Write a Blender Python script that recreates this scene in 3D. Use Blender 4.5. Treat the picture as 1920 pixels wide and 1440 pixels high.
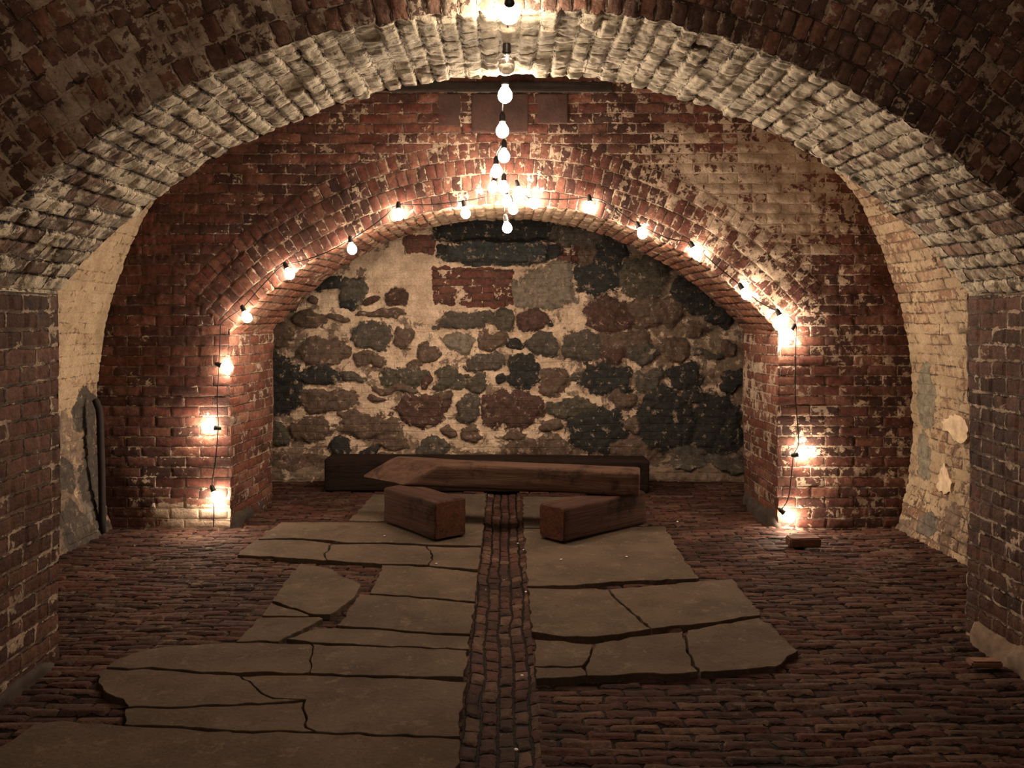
import bpy, bmesh, math, random
import numpy as np
from mathutils import Vector, Matrix, Euler

for o in list(bpy.data.objects):
    bpy.data.objects.remove(o)
random.seed(7)
scene = bpy.context.scene
COL = scene.collection

# ------------------------------------------------------------------ camera, world, exposure
F, HX, HY, H = 1600.0, 947.0, 600.0, 1.5        # focal length in px, vanishing point, eye height
cam_d = bpy.data.cameras.new('camera')
cam = bpy.data.objects.new('camera', cam_d); COL.objects.link(cam)
cam.location = (0, 0, H); cam.rotation_euler = (math.pi/2, 0, 0)
cam_d.sensor_width = 36; cam_d.lens = 36*F/1920
cam_d.shift_x = (960-HX)/1920; cam_d.shift_y = -(720-HY)/1920
cam_d.clip_start = 0.05
scene.camera = cam
w = bpy.data.worlds.new('world'); scene.world = w; w.use_nodes = True
w.node_tree.nodes['Background'].inputs[0].default_value = (0.75, 0.6, 0.45, 1)
w.node_tree.nodes['Background'].inputs[1].default_value = 0.012
vs = scene.view_settings
vs.view_transform = 'Standard'; vs.look = 'None'; vs.gamma = 1; vs.exposure = 1.8
vs.use_curve_mapping = False
BULB_STRENGTH = 70.0
BULB_COLOR = (1.0, 0.77, 0.56)

def at(px, py, Y):
    return Vector(((px-HX)*Y/F, Y, H-(py-HY)*Y/F))
def onz(px, py, z=0.0):
    Y = (H-z)*F/(py-HY)
    return Vector(((px-HX)*Y/F, Y, z))

# ------------------------------------------------------------------ numpy noise
def _h(ix, iy, seed):
    n = (ix.astype(np.int64)*374761393 + iy.astype(np.int64)*668265263 + seed*974634777) & 0xffffffff
    n = ((n ^ (n >> 13))*1274126177) & 0xffffffff
    n = (n ^ (n >> 16)) & 0xffffffff
    return n/4294967295.0
def vnoise(x, y, seed=0):
    x = np.asarray(x, float); y = np.asarray(y, float)
    ix = np.floor(x); iy = np.floor(y); fx = x-ix; fy = y-iy
    fx = fx*fx*(3-2*fx); fy = fy*fy*(3-2*fy)
    a = _h(ix, iy, seed); b = _h(ix+1, iy, seed); c = _h(ix, iy+1, seed); d = _h(ix+1, iy+1, seed)
    return (a*(1-fx)+b*fx)*(1-fy) + (c*(1-fx)+d*fx)*fy
def fbm(x, y, seed=0, octv=4):
    s = 0; a = 0.5; t = 0
    for i in range(octv):
        s = s + a*vnoise(x*2**i+i*17.3, y*2**i-i*9.1, seed+i); t += a; a *= 0.5
    return s/t
def sstep(a, b, x):
    t = np.clip((x-a)/(b-a), 0, 1); return t*t*(3-2*t)

def brick_h(U, V, BW, RH, mw=0.011, depth=0.008, amp=0.008, seed=3):
    row = np.floor(V/RH); c = U/BW + 0.5*np.mod(row, 2)
    col = np.floor(c); fu = c-col; fv = V/RH-row
    d = np.minimum(np.minimum(fu, 1-fu)*BW, np.minimum(fv, 1-fv)*RH)
    m = sstep(mw*0.2, mw*0.9, d)
    r = _h(col, row, seed); r2 = _h(col, row, seed+1); r3 = _h(col, row, seed+2)
    return depth*(m-1) + m*((r-0.5)*amp + (fu-0.5)*(r2-0.5)*amp + (fv-0.5)*(r3-0.5)*amp)
def warp(U, V, amt=0.012, sc=3.0, seed=50):
    return (U + amt*2*(fbm(U*sc, V*sc, seed, 3)-0.5), V + amt*2*(fbm(U*sc+40, V*sc+7, seed+9, 3)-0.5))

# ------------------------------------------------------------------ mesh helpers
def grid(name, P, UV=None, mat=None, attrs=None, colattr=None, kind='structure', flip=False):
    n, m, _ = P.shape
    me = bpy.data.meshes.new(name)
    idx = np.arange(n*m).reshape(n, m)
    q = np.stack([idx[:-1, :-1], idx[1:, :-1], idx[1:, 1:], idx[:-1, 1:]], -1).reshape(-1, 4)
    if flip: q = q[:, ::-1]
    me.vertices.add(n*m); me.vertices.foreach_set('co', P.reshape(-1).astype(np.float32))
    nf = len(q)
    me.loops.add(nf*4); me.loops.foreach_set('vertex_index', q.reshape(-1).astype(np.int32))
    me.polygons.add(nf)
    me.polygons.foreach_set('loop_start', (np.arange(nf)*4).astype(np.int32))
    me.polygons.foreach_set('loop_total', np.full(nf, 4, np.int32))
    me.polygons.foreach_set('use_smooth', np.ones(nf, bool))
    if UV is not None:
        uvl = me.uv_layers.new(name='UVMap')
        uvl.data.foreach_set('uv', UV.reshape(-1, 2)[q.reshape(-1)].reshape(-1).astype(np.float32))
    for k, a in (attrs or {}).items():
        at_ = me.attributes.new(k, 'FLOAT', 'POINT')
        at_.data.foreach_set('value', np.broadcast_to(a, (n, m)).reshape(-1).astype(np.float32))
    if colattr is not None:
        ca = me.attributes.new('stonecol', 'FLOAT_COLOR', 'POINT')
        c4 = np.concatenate([colattr.reshape(-1, 3), np.ones((n*m, 1))], 1)
        ca.data.foreach_set('color', c4.reshape(-1).astype(np.float32))
    me.update(); me.validate()
    ob = bpy.data.objects.new(name, me); COL.objects.link(ob)
    if mat: me.materials.append(mat)
    if kind: ob['kind'] = kind
    return ob

def obj(name, bm, mat, parent=None, smooth=False):
    me = bpy.data.meshes.new(name); bm.normal_update(); bm.to_mesh(me); bm.free()
    if smooth:
        for p in me.polygons: p.use_smooth = True
    if mat: me.materials.append(mat)
    ob = bpy.data.objects.new(name, me); COL.objects.link(ob)
    if parent is not None: ob.parent = parent
    return ob
def tag(o, label, cat, group=None):
    o['label'] = label; o['category'] = cat
    if group: o['group'] = group
    return o

# ------------------------------------------------------------------ material DSL
class NB:
    def __init__(s, name):
        s.mat = bpy.data.materials.new(name); s.mat.use_nodes = True
        s.t = s.mat.node_tree; s.t.nodes.clear()
        s.out = s.t.nodes.new('ShaderNodeOutputMaterial')
    def n(s, typ, **kw):
        nd = s.t.nodes.new(typ)
        for k, v in kw.items(): setattr(nd, k, v)
        return nd
    def put(s, sock, v):
        if isinstance(v, bpy.types.NodeSocket): s.t.links.new(v, sock)
        elif isinstance(v, (tuple, list)) and len(v) == 3 and sock.type == 'RGBA': sock.default_value = (*v, 1)
        else: sock.default_value = v
    def m(s, op, a, b=None, c=None):
        nd = s.n('ShaderNodeMath', operation=op); s.put(nd.inputs[0], a)
        if b is not None: s.put(nd.inputs[1], b)
        if c is not None: s.put(nd.inputs[2], c)
        return nd.outputs[0]
    def ss(s, a, b, x, lo=0.0, hi=1.0):
        nd = s.n('ShaderNodeMapRange', interpolation_type='SMOOTHSTEP')
        s.put(nd.inputs[0], x); s.put(nd.inputs[1], a); s.put(nd.inputs[2], b); s.put(nd.inputs[3], lo); s.put(nd.inputs[4], hi)
        return nd.outputs[0]
    def mix(s, f, a, b, bt='MIX'):
        nd = s.n('ShaderNodeMix', data_type='RGBA', blend_type=bt)
        s.put(nd.inputs[0], f); s.put(nd.inputs[6], a); s.put(nd.inputs[7], b)
        return nd.outputs[2]
    def fmix(s, f, a, b):
        nd = s.n('ShaderNodeMix', data_type='FLOAT')
        s.put(nd.inputs[0], f); s.put(nd.inputs[2], a); s.put(nd.inputs[3], b)
        return nd.outputs[0]
    def comb(s, x, y, z=0.0):
        nd = s.n('ShaderNodeCombineXYZ'); s.put(nd.inputs[0], x); s.put(nd.inputs[1], y); s.put(nd.inputs[2], z); return nd.outputs[0]
    def noise(s, vec, scale, detail=6, rough=0.6, dist=0.0, col=False):
        nd = s.n('ShaderNodeTexNoise'); s.put(nd.inputs['Vector'], vec); nd.inputs['Scale'].default_value = scale
        nd.inputs['Detail'].default_value = detail; nd.inputs['Roughness'].default_value = rough; nd.inputs['Distortion'].default_value = dist
        return nd.outputs[1 if col else 0]
    def attr(s, name, out=2):
        nd = s.n('ShaderNodeAttribute'); nd.attribute_name = name; return nd.outputs[out]
    def objco(s): return s.n('ShaderNodeTexCoord').outputs['Object']
    def add(s, a, b):
        nd = s.n('ShaderNodeVectorMath', operation='ADD'); s.put(nd.inputs[0], a); s.put(nd.inputs[1], b); return nd.outputs[0]
    def vscale(s, a, f):
        nd = s.n('ShaderNodeVectorMath', operation='SCALE'); s.put(nd.inputs[0], a); s.put(nd.inputs[3], f); return nd.outputs[0]
    def principled(s, col, rough, height=None, bstr=0.6, bdist=0.01, metal=0.0, spec=0.3, **kw):
        p = s.n('ShaderNodeBsdfPrincipled')
        s.put(p.inputs['Base Color'], col); s.put(p.inputs['Roughness'], rough); p.inputs['Metallic'].default_value = metal
        p.inputs['Specular IOR Level'].default_value = spec
        for k, v in kw.items(): s.put(p.inputs[k], v)
        if height is not None:
            b = s.n('ShaderNodeBump'); b.inputs['Strength'].default_value = bstr; b.inputs['Distance'].default_value = bdist
            s.put(b.inputs['Height'], height); s.t.links.new(b.outputs[0], p.inputs['Normal'])
        s.t.links.new(p.outputs[0], s.out.inputs[0])
        return s.mat

BRICKS = [(0.088, 0.030, 0.021), (0.050, 0.021, 0.016), (0.120, 0.050, 0.034)]
def masonry(name, bw=0.21, rh=0.073, mw=0.010, bricks=BRICKS, mortar=(0.13, 0.085, 0.064), wash1=(0.44, 0.34, 0.25),
            wash2=(0.26, 0.19, 0.14), ring=None, ringw=0.07, ringh=0.115, wscale=11.0, rough=0.85, bstr=0.8, mshow=0.10, blotchcol=(0.055, 0.038, 0.028), gain=1.0, stones=False, jn=0.009, spec=0.3):
    b = NB(name)
    uv = b.n('ShaderNodeTexCoord').outputs['UV']; P = b.objco()
    jit = b.vscale(b.add(b.noise(P, 32, 3, 0.6, col=True), (-0.5, -0.5, -0.5)), 0.014)
    sep = b.n('ShaderNodeSeparateXYZ'); b.put(sep.inputs[0], b.add(uv, jit))
    U, V = sep.outputs[0], sep.outputs[1]; BW, RH = bw, rh
    if ring:
        cx, cz, R, RW, sx, sz = ring          # arch centre, radius, ring depth, springing direction
        x = b.m('SUBTRACT', U, cx); z = b.m('SUBTRACT', V, cz)
        r = b.m('SQRT', b.m('ADD', b.m('MULTIPLY', x, x), b.m('MULTIPLY', z, z)))
        th = b.m('ARCTAN2', x, z)
        ths = math.atan2(sx, sz)
        mk = b.m('MULTIPLY', b.m('LESS_THAN', r, R+RW), b.m('LESS_THAN', b.m('ABSOLUTE', th), ths))
        U = b.fmix(mk, U, b.m('MULTIPLY', th, R+RW/2)); V = b.fmix(mk, V, b.m('SUBTRACT', r, R))
        BW = b.fmix(mk, bw, ringw); RH = b.fmix(mk, rh, ringh)
    vr = b.m('DIVIDE', V, RH); row = b.m('FLOOR', vr); fv = b.m('SUBTRACT', vr, row)
    uc = b.m('ADD', b.m('DIVIDE', U, BW), b.m('MULTIPLY', b.m('FLOORED_MODULO', row, 2.0), 0.5))
    col = b.m('FLOOR', uc); fu = b.m('SUBTRACT', uc, col)
    du = b.m('MULTIPLY', b.m('MINIMUM', fu, b.m('SUBTRACT', 1.0, fu)), BW)
    dv = b.m('MULTIPLY', b.m('MINIMUM', fv, b.m('SUBTRACT', 1.0, fv)), RH)
    dist = b.m('MINIMUM', du, dv)
    dist = b.m('ADD', dist, b.m('MULTIPLY', b.m('SUBTRACT', b.noise(P, 25, 4), 0.5), jn*2))
    brickm = b.ss(mw*0.30, mw*0.75, dist)                 # 1 on brick, 0 in joint
    wn = b.n('ShaderNodeTexWhiteNoise', noise_dimensions='3D'); b.put(wn.inputs[0], b.comb(col, row, 3.0))
    rnd = wn.outputs[0]; rc = b.n('ShaderNodeSeparateColor'); b.put(rc.inputs[0], wn.outputs[1])
    mott = b.noise(P, 30, 8, 0.7)
    c = b.mix(b.ss(0.25, 0.75, rnd), bricks[0], bricks[1])
    c = b.mix(b.m('GREATER_THAN', rc.outputs[1], 0.72), c, bricks[2])
    c = b.mix(1.0, c, b.comb(*([b.ss(0.2, 0.8, mott, 0.45, 1.6)]*3)), 'MULTIPLY')
    c = b.mix(1.0, c, b.comb(*([b.ss(0.3, 0.7, b.noise(P, 1.7, 5, 0.6), 0.62, 1.35)]*3)), 'MULTIPLY')
    mc = b.mix(b.ss(0.4, 0.6, b.noise(P, 5, 8, 0.7)), mortar, tuple(v*0.30 for v in mortar))
    c = b.mix(brickm, mc, c)
    wa = b.attr('wash')
    n1 = b.noise(P, wscale, 9, 0.68, 0.3)
    n1 = b.m('ADD', n1, b.m('MULTIPLY', b.m('SUBTRACT', rnd, 0.5), 0.16))
    thr = b.m('SUBTRACT', 0.84, b.m('MULTIPLY', wa, 0.64))
    thr = b.m('SUBTRACT', thr, b.m('MULTIPLY', b.m('SUBTRACT', 1.0, brickm), mshow))
    wm = b.ss(-0.018, 0.018, b.m('SUBTRACT', n1, thr))
    wc = b.mix(b.ss(0.32, 0.68, b.noise(P, 7, 7, 0.65)), wash1, wash2)
    wc = b.mix(1.0, wc, b.comb(*([b.ss(0.25, 0.75, b.noise(P, 60, 5, 0.7), 0.72, 1.18)]*3)), 'MULTIPLY')
    c = b.mix(wm, c, wc)
    # stains and exposed rough patches
    bl = b.attr('blotch')
    nb_ = b.noise(P, 6.5, 10, 0.72, 0.4)
    bm_ = b.ss(-0.03, 0.03, b.m('SUBTRACT', nb_, b.m('SUBTRACT', 0.84, b.m('MULTIPLY', bl, 0.64))))
    c = b.mix(b.m('MULTIPLY', bm_, 0.85), c, b.mix(b.ss(0.4, 0.6, b.noise(P, 19, 5)), blotchcol, tuple(v*2.1 for v in blotchcol)))
    # stones set in the masonry
    if stones:
     st = b.attr('stone')
     stn = b.m('ADD', st, b.m('MULTIPLY', b.m('SUBTRACT', b.noise(P, 8, 12, 0.74, 0.4), 0.5), 2.3))
     sm = b.m('MULTIPLY', b.ss(-0.04, 0.05, stn), b.m('GREATER_THAN', st, -0.9))
     sc_ = b.attr('stonecol', 0)
     sc_ = b.mix(1.0, sc_, b.comb(*([b.ss(0.2, 0.8, b.noise(P, 24, 9, 0.72), 0.35, 1.7)]*3)), 'MULTIPLY')
     fl = b.ss(0.56, 0.62, b.noise(P, 14, 12, 0.75))
     sc_ = b.mix(b.m('MULTIPLY', fl, 0.55), sc_, wc)
     c = b.mix(sm, c, sc_)
    if gain != 1.0: c = b.mix(1.0, c, (gain, gain, gain), 'MULTIPLY')
    h = b.m('ADD', b.m('MULTIPLY', mott, 0.5), b.m('MULTIPLY', brickm, b.fmix(wm, 0.55, 0.3)))
    h = b.m('ADD', h, b.m('MULTIPLY', wm, 0.28))
    if stones: h = b.m('ADD', h, b.m('MULTIPLY', sm, 0.5))
    h = b.m('ADD', h, b.m('MULTIPLY', b.noise(P, 90, 4, 0.6), 0.35))
    return b.principled(c, rough, h, bstr, 0.012, spec=spec)

# arches: centre x, centre z, radius, springing half width, springing z
FA = dict(cx=-0.005, R=2.588, cz=-0.258, hw=1.972, zs=1.40)       # far arch
FA['zs'] = FA['cz'] + math.sqrt(FA['R']**2-FA['hw']**2)
NA = dict(cx=0.13, R=2.684, cz=-0.059, hw=2.09)                    # near arch
NA['zs'] = NA['cz'] + math.sqrt(NA['R']**2-NA['hw']**2)
VR, VZ = 2.95, 0.83                                               # barrel vault of the room
RW = 0.46
RW2 = {FA['R']: 0.46, NA['R']: 0.95}; RH2 = {FA['R']: 0.115, NA['R']: 0.094}
def ringp(A): return (A['cx'], A['cz'], A['R'], RW2[A['R']], A['hw'], A['zs']-A['cz'])

M_far = masonry('far_arch_brick', ring=ringp(FA), wscale=17)
M_near = masonry('near_arch_brick', ring=ringp(NA), ringh=0.094, wash2=(0.30, 0.23, 0.17), wscale=17, bricks=[(0.15, 0.085, 0.062), (0.10, 0.062, 0.048), (0.20, 0.10, 0.07)], wash1=(0.6, 0.48, 0.36))
M_soff = masonry('whitewashed_soffit_brick', bw=0.2, rh=0.075, wash1=(0.78, 0.68, 0.51), wash2=(0.52, 0.46, 0.35), bstr=0.9, wscale=12,
                 bricks=[(0.22, 0.14, 0.10), (0.16, 0.13, 0.095), (0.26, 0.21, 0.155)], mshow=-0.06, mw=0.010, mortar=(0.10, 0.08, 0.06), jn=0.014)
M_soff2 = masonry('far_soffit_brick', bw=0.2, rh=0.075, wash1=(0.48, 0.36, 0.24), wash2=(0.3, 0.2, 0.14), bricks=[(0.24, 0.10, 0.06), (0.18, 0.08, 0.055), (0.26, 0.13, 0.085)], mshow=0.0)
M_jamb = masonry('jamb_brick', bricks=[(0.14, 0.050, 0.033), (0.09, 0.036, 0.026), (0.18, 0.08, 0.055)], mortar=(0.18, 0.12, 0.09))
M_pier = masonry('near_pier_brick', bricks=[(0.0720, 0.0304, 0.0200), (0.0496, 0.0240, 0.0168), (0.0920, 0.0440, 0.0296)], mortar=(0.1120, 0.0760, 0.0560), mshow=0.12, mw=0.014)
M_side = masonry('limewashed_side_wall', stones=True, bricks=[(0.1500, 0.0863, 0.0525), (0.1050, 0.0600, 0.0375), (0.1800, 0.1200, 0.0750)], wash1=(0.3150, 0.2400, 0.1537), wash2=(0.2250, 0.1613, 0.1013), mshow=-0.05, mortar=(0.1275, 0.0863, 0.0562), wscale=20)
M_back = masonry('rubble_wall', stones=True, wash1=(0.80, 0.62, 0.46), wash2=(0.50, 0.37, 0.265), wscale=8, bstr=1.0, mshow=0.03, blotchcol=(0.085, 0.058, 0.043),
                 bricks=[(0.11, 0.042, 0.031), (0.085, 0.034, 0.027), (0.13, 0.058, 0.043)])
M_floor = masonry('floor_brick', bw=0.19, rh=0.058, mw=0.009, bricks=[(0.0577, 0.0242, 0.0172), (0.0359, 0.0172, 0.0133), (0.0686, 0.0374, 0.0265)], mortar=(0.0172, 0.0109, 0.0086),
                  mshow=-0.2, rough=0.85, bstr=0.9, spec=0.15, wash1=(0.1170, 0.0819, 0.0585), wash2=(0.0780, 0.0546, 0.0390))
M_chan = masonry('channel_brick', bw=0.105, rh=0.062, mw=0.010, bricks=[(0.060, 0.028, 0.021), (0.040, 0.022, 0.018), (0.085, 0.050, 0.036)], mortar=(0.012, 0.009, 0.007), mshow=-0.3, rough=0.75, bstr=0.8, spec=0.1)

# ------------------------------------------------------------------ arches
def arch_curve(A, n_arc, n_j, z0=-0.08):
    """opening outline: points (x,z), normal into the masonry, arc length"""
    th = math.atan2(A['hw'], A['zs']-A['cz'])
    pts = []; nr = []
    for i in range(n_j):
        pts.append((A['cx']-A['hw'], z0+(A['zs']-z0)*i/n_j)); nr.append((-1, 0))
    for i in range(n_arc+1):
        t = -th+2*th*i/n_arc
        pts.append((A['cx']+A['R']*math.sin(t), A['cz']+A['R']*math.cos(t))); nr.append((math.sin(t), math.cos(t)))
    for i in range(n_j):
        pts.append((A['cx']+A['hw'], A['zs']+(z0-A['zs'])*(i+1)/n_j)); nr.append((1, 0))
    P = np.array(pts); N = np.array(nr, float)
    s = np.concatenate([[0], np.cumsum(np.hypot(*np.diff(P, axis=0).T))])
    return P, N, s
def face_coords(A, X, Z):
    dx = X-A['cx']; dz = Z-A['cz']; r = np.hypot(dx, dz); th = np.arctan2(dx, dz)
    rw_ = RW2[A['R']]; mk = (r < A['R']+rw_) & (np.abs(th) < math.atan2(A['hw'], A['zs']-A['cz']))
    return (np.where(mk, th*(A['R']+rw_/2), X), np.where(mk, r-A['R'], Z), np.where(mk, 0.07, 0.21), np.where(mk, RH2[A['R']], 0.073))

def build_arch(A, Yf, Yb, nm, mface, msoff, mjamb, cell, cellf, amp_s, wash_face, wash_soff, jamb_wash, outer=VR+0.04, back_dx=None):
    """Yf(x), Yb(x): front and back planes"""
    arc = 2*A['R']*math.atan2(A['hw'], A['zs']-A['cz'])
    na = int(arc/cell); nj = int((A['zs']+0.08)/cell)
    P, N, s = arch_curve(A, na, nj)
    n = len(P)
    # ---- soffit + jambs: grid (n, m)
    m = int(abs(Yb(0)-Yf(0))/cell)+1
    t = np.linspace(0, 1, m)[None, :]
    yf = Yf(P[:, 0])[:, None]; yb = Yb(P[:, 0])[:, None]
    Y = yf+(yb-yf)*t
    isj = np.zeros(n, bool); isj[:nj] = True; isj[n-nj:] = True
    zz = P[:, 1][:, None]+0*t; ss_ = s[:, None]+0*t - s[n//2]
    # soffit bricks run lengthways along Y, courses across the arc; jamb bricks the same in z
    Us = Y; Vs = np.where(isj[:, None], zz, ss_+50*0.075)
    Uw, Vw = warp(Us, Vs, 0.010, 4, 11)
    rh = np.where(isj[:, None], 0.073, 0.075)
    ampn = np.where(isj[:, None], 0.005, amp_s)
    h = brick_h(Uw, Vw, np.full_like(Uw, 0.205), rh, 0.012, np.where(isj[:, None], 0.006, 0.010), ampn)
    h = h + (fbm(Uw*45, Vw*45, 6, 2)-0.5)*np.where(isj[:, None], 0.002, 0.006)
    h = h + (fbm(Uw*22, Vw*22, 5, 3)-0.5)*np.where(isj[:, None], 0.006, amp_s*0.9) + (fbm(Uw*2.2, Vw*2.2, 8, 2)-0.5)*0.03
    X = P[:, 0][:, None]+0*t - N[:, 0][:, None]*h
    Z = P[:, 1][:, None]+0*t - N[:, 1][:, None]*h
    if back_dx is not None:
        X = X + back_dx*t*sstep(-0.5, -1.9, X)*-1
    S = np.stack([X, Y, Z], -1)
    fc = face_coords(A, P[:, 0], P[:, 1])
    # face grid: from outline outward to the vault
    a0 = math.asin(min(1, (A['zs']-VZ)/outer))
    O = np.zeros_like(P)
    for i in range(n):
        if i < nj or i >= n-nj:
            z = P[i, 1]; sg = -1 if i < nj else 1
            O[i] = (sg*math.sqrt(outer**2-(z-VZ)**2), z)
        else:
            f = (i-nj)/(n-2*nj-1)
            an = math.pi-a0-(math.pi-2*a0)*f
            O[i] = (outer*math.cos(an), VZ+outer*math.sin(an))
    mf = int(1.15/cellf)+1
    tf = np.linspace(0, 1, mf)[None, :]
    XF = P[:, 0][:, None]*(1-tf)+O[:, 0][:, None]*tf
    ZF = P[:, 1][:, None]*(1-tf)+O[:, 1][:, None]*tf
    Xw, Zw = warp(XF, ZF, 0.009, 3, 23)
    U, V, BW, RH = face_coords(A, Xw, Zw)
    hf = brick_h(U, V, BW, RH, 0.011, 0.006, 0.007, 31) + (fbm(XF*20, ZF*20, 15, 3)-0.5)*0.006 + (fbm(XF*1.7, ZF*1.7, 18, 2)-0.5)*0.035
    YF = Yf(XF) - hf
    # weld the front corner: soffit front column takes the face relief, face inner row takes the soffit relief
    k = 3
    for j in range(k):
        wgt = 1-j/k
        S[:, j, 1] += -hf[:, 0]*wgt
    # rounding of the outer brick corner
    XF[:, 0] = S[:, 0, 0]; ZF[:, 0] = S[:, 0, 2]; YF[:, 0] = S[:, 0, 1]
    gF = np.stack([XF, YF, ZF], -1)
    UVs = np.stack([Uw, Vw], -1)
    js = slice(nj, n-nj)
    grid('ceiling_'+nm+'_soffit', S[nj-1:n-nj+1], UVs[nj-1:n-nj+1], msoff, dict(wash=wash_soff(S[..., 0], S[..., 1], S[..., 2])[nj-1:n-nj+1]))
    jl = S[:nj]; jr = S[n-nj:]
    grid('wall_'+nm+'_jamb_left', jl, UVs[:nj], mjamb, dict(wash=jamb_wash(jl[..., 1], jl[..., 2], -1)))
    grid('wall_'+nm+'_jamb_right', jr, UVs[n-nj:], mjamb, dict(wash=jamb_wash(jr[..., 1], jr[..., 2], 1)))
    wf = wash_face(XF, ZF)
    bl = 0.15+0*XF
    grid('wall_'+nm+'_face', gF, np.stack([Xw, Zw], -1), mface, dict(wash=wf, blotch=bl))
    # plain rear face, closing the masonry behind the opening
    B = np.stack([XF[::3, ::6], Yb(XF[::3, ::6])+0.0, ZF[::3, ::6]], -1)
    B[:, 0, 0] = S[::3, -1, 0]; B[:, 0, 2] = S[::3, -1, 2]
    grid('wall_'+nm+'_rear', B, np.stack([Xw[::3, ::6], Zw[::3, ::6]], -1), mface, dict(wash=0.2+0*B[..., 0]))

def bump2(X, Z, x, z, rx, rz): return np.exp(-(((X-x)/rx)**2+((Z-z)/rz)**2))
def wf_far(X, Z):
    w_ = 0.30+0.07*sstep(0.5, 1.8, X)
    w_ += 0.26*bump2(X, Z, 2.0, 2.35, 0.45, 0.45) + 0.14*bump2(X, Z, 1.5, 2.6, 0.8, 0.35)
    w_ += 0.12*bump2(X, Z, 0.0, 2.75, 0.9, 0.35) + 0.10*bump2(X, Z, 1.9, 1.5, 0.6, 1.0)
    w_ += 0.55*sstep(0.22, 0.13, Z)*sstep(-1.9, -2.0, X)*sstep(-2.8, -2.3, X)
    w_ -= 0.08*bump2(X, Z, -2.2, 1.6, 0.7, 1.0)
    w_ -= 0.06*bump2(X, Z, 2.3, 1.1, 0.3, 0.5)
    return w_
build_arch(FA, lambda x: 6.15+0*x, lambda x: 7.05+0*x, 'far_arch', M_far, M_soff2, M_jamb, 0.013, 0.014, 0.012, wf_far,
           lambda X, Y, Z: 0.36+0.35*bump2(X, Z, 0, 2.3, 0.9, 0.5), lambda y, z, s: 0.36+(0.16*np.exp(-((z-0.95)/0.3)**2) if s > 0 else 0.0)+0*z, back_dx=-0.06)  # wash raised at the crown paints the soffit whiter where the bulbs brighten it
nyb = lambda x: 3.75+(x+1.96)*0.0837
def wf_near(X, Z): return 0.42+0.10*(fbm(X*1.5, Z*1.5, 77, 2)-0.5)*2 + 0.04*np.sign(-X)
build_arch(NA, lambda x: nyb(x)-0.84, nyb, 'near_arch', M_near, M_soff, M_pier, 0.0105, 0.014, 0.015, wf_near,
           lambda X, Y, Z: 0.48+0.32*bump2(X, Z, 0.0, 2.6, 1.25, 0.9)+0.1*sstep(0.6, 1.2, X)*sstep(1.9, 1.3, X), lambda y, z, s: 0.30+0*z)

# ------------------------------------------------------------------ vaults and side walls
def vault_patch(name, y0, y1, a0, a1, cell, mat, wash, disp=0.02, extra=None, blotch=None, stones=None, bulge=0.0):
    na = max(4, int(VR*abs(a1-a0)/cell)); ny = max(3, int((y1-y0)/cell))
    a = np.linspace(a0, a1, na)[:, None]; y = np.linspace(y0, y1, ny)[None, :]
    S_ = VR*a+0*y; Y = y+0*a
    Uw, Vw = warp(Y, S_, 0.012, 3, 61)
    h = brick_h(Uw, Vw, np.full_like(Uw, 0.21), np.full_like(Uw, 0.073), 0.012, 0.006, 0.008) + (fbm(Uw*14, Vw*14, 66, 4)-0.5)*disp + (fbm(Uw*1.9, Vw*1.9, 68, 3)-0.5)*bulge
    r = VR-h
    P = np.stack([r*np.cos(a)+0*y, Y, VZ+r*np.sin(a)+0*y], -1)
    at_ = dict(wash=wash(P)); 
    if blotch: at_['blotch'] = blotch(P)
    col = None
    if stones:
        at_['stone'], col = stones(P)
    else: at_['stone'] = 0*P[..., 0]-1
    return grid(name, P, np.stack([Uw, Vw], -1), mat, at_, col)
aspr = math.asin((1.62-VZ)/VR); afl = math.asin((-0.1-VZ)/VR)
K = (0.030, 0.030, 0.028); D = (0.082, 0.070, 0.058); B_ = (0.115, 0.078, 0.058); PU = (0.080, 0.044, 0.036); G = (0.19, 0.16, 0.125); T = (0.042, 0.048, 0.045); DG = (0.078, 0.068, 0.050); KB = (0.036, 0.029, 0.023); LG = (0.13, 0.115, 0.083)
def stone_field(A1, A2, lst):
    st = np.full(A1.shape, -1.0); col = np.zeros(A1.shape+(3,)); col[:] = D
    w1 = A1+0.09*(fbm(A1*6, A2*6, 91, 4)-0.5)*2; w2 = A2+0.08*(fbm(A1*6+9, A2*6+3, 95, 4)-0.5)*2
    for (cx, cy, rx, ry, c) in lst:
        q = 1-((np.abs(w1-cx)/rx)**2.4+(np.abs(w2-cy)/ry)**2.4)**(1/2.4)
        q = np.clip(q*1.5, -1, 1)
        mk = q > st
        st = np.where(mk, q, st); col[mk] = c
    return st, col
def st_left(P):
    return stone_field(P[..., 1], P[..., 2], [(5.97, 0.86, .17, .15, KB), (6.05, 0.62, .1, .2, KB), (5.70, 0.45, .13, .11, KB), (6.0, .28, .14, .22, KB), (5.66, .12, .14, .15, KB), (5.9, 0.0, .2, .12, KB), (6.1, 0.4, .06, .22, KB), (5.62, 0.7, .06, .1, D), (5.85, 0.22, .05, .08, D)])
def st_right(P):
    return stone_field(P[..., 1], P[..., 2], [(5.93, 0.95, .13, .22, LG), (5.98, .55, .1, .14, LG), (5.75, .12, .1, .07, D), (6.0, 0.0, .12, .08, B_), (5.5, .2, .07, .1, B_)])
def w_right(P):
    z = P[..., 2]; y = P[..., 1]
    w_ = 0.66-0.2*np.exp(-((z-0.75)/0.12)**2)*sstep(5.9, 5.6, y)-0.2*sstep(0.35, 0.1, z)
    return w_-0.08*sstep(1.2, 1.7, z)
def w_left(P): return 0.72+0.0*P[..., 2]
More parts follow.
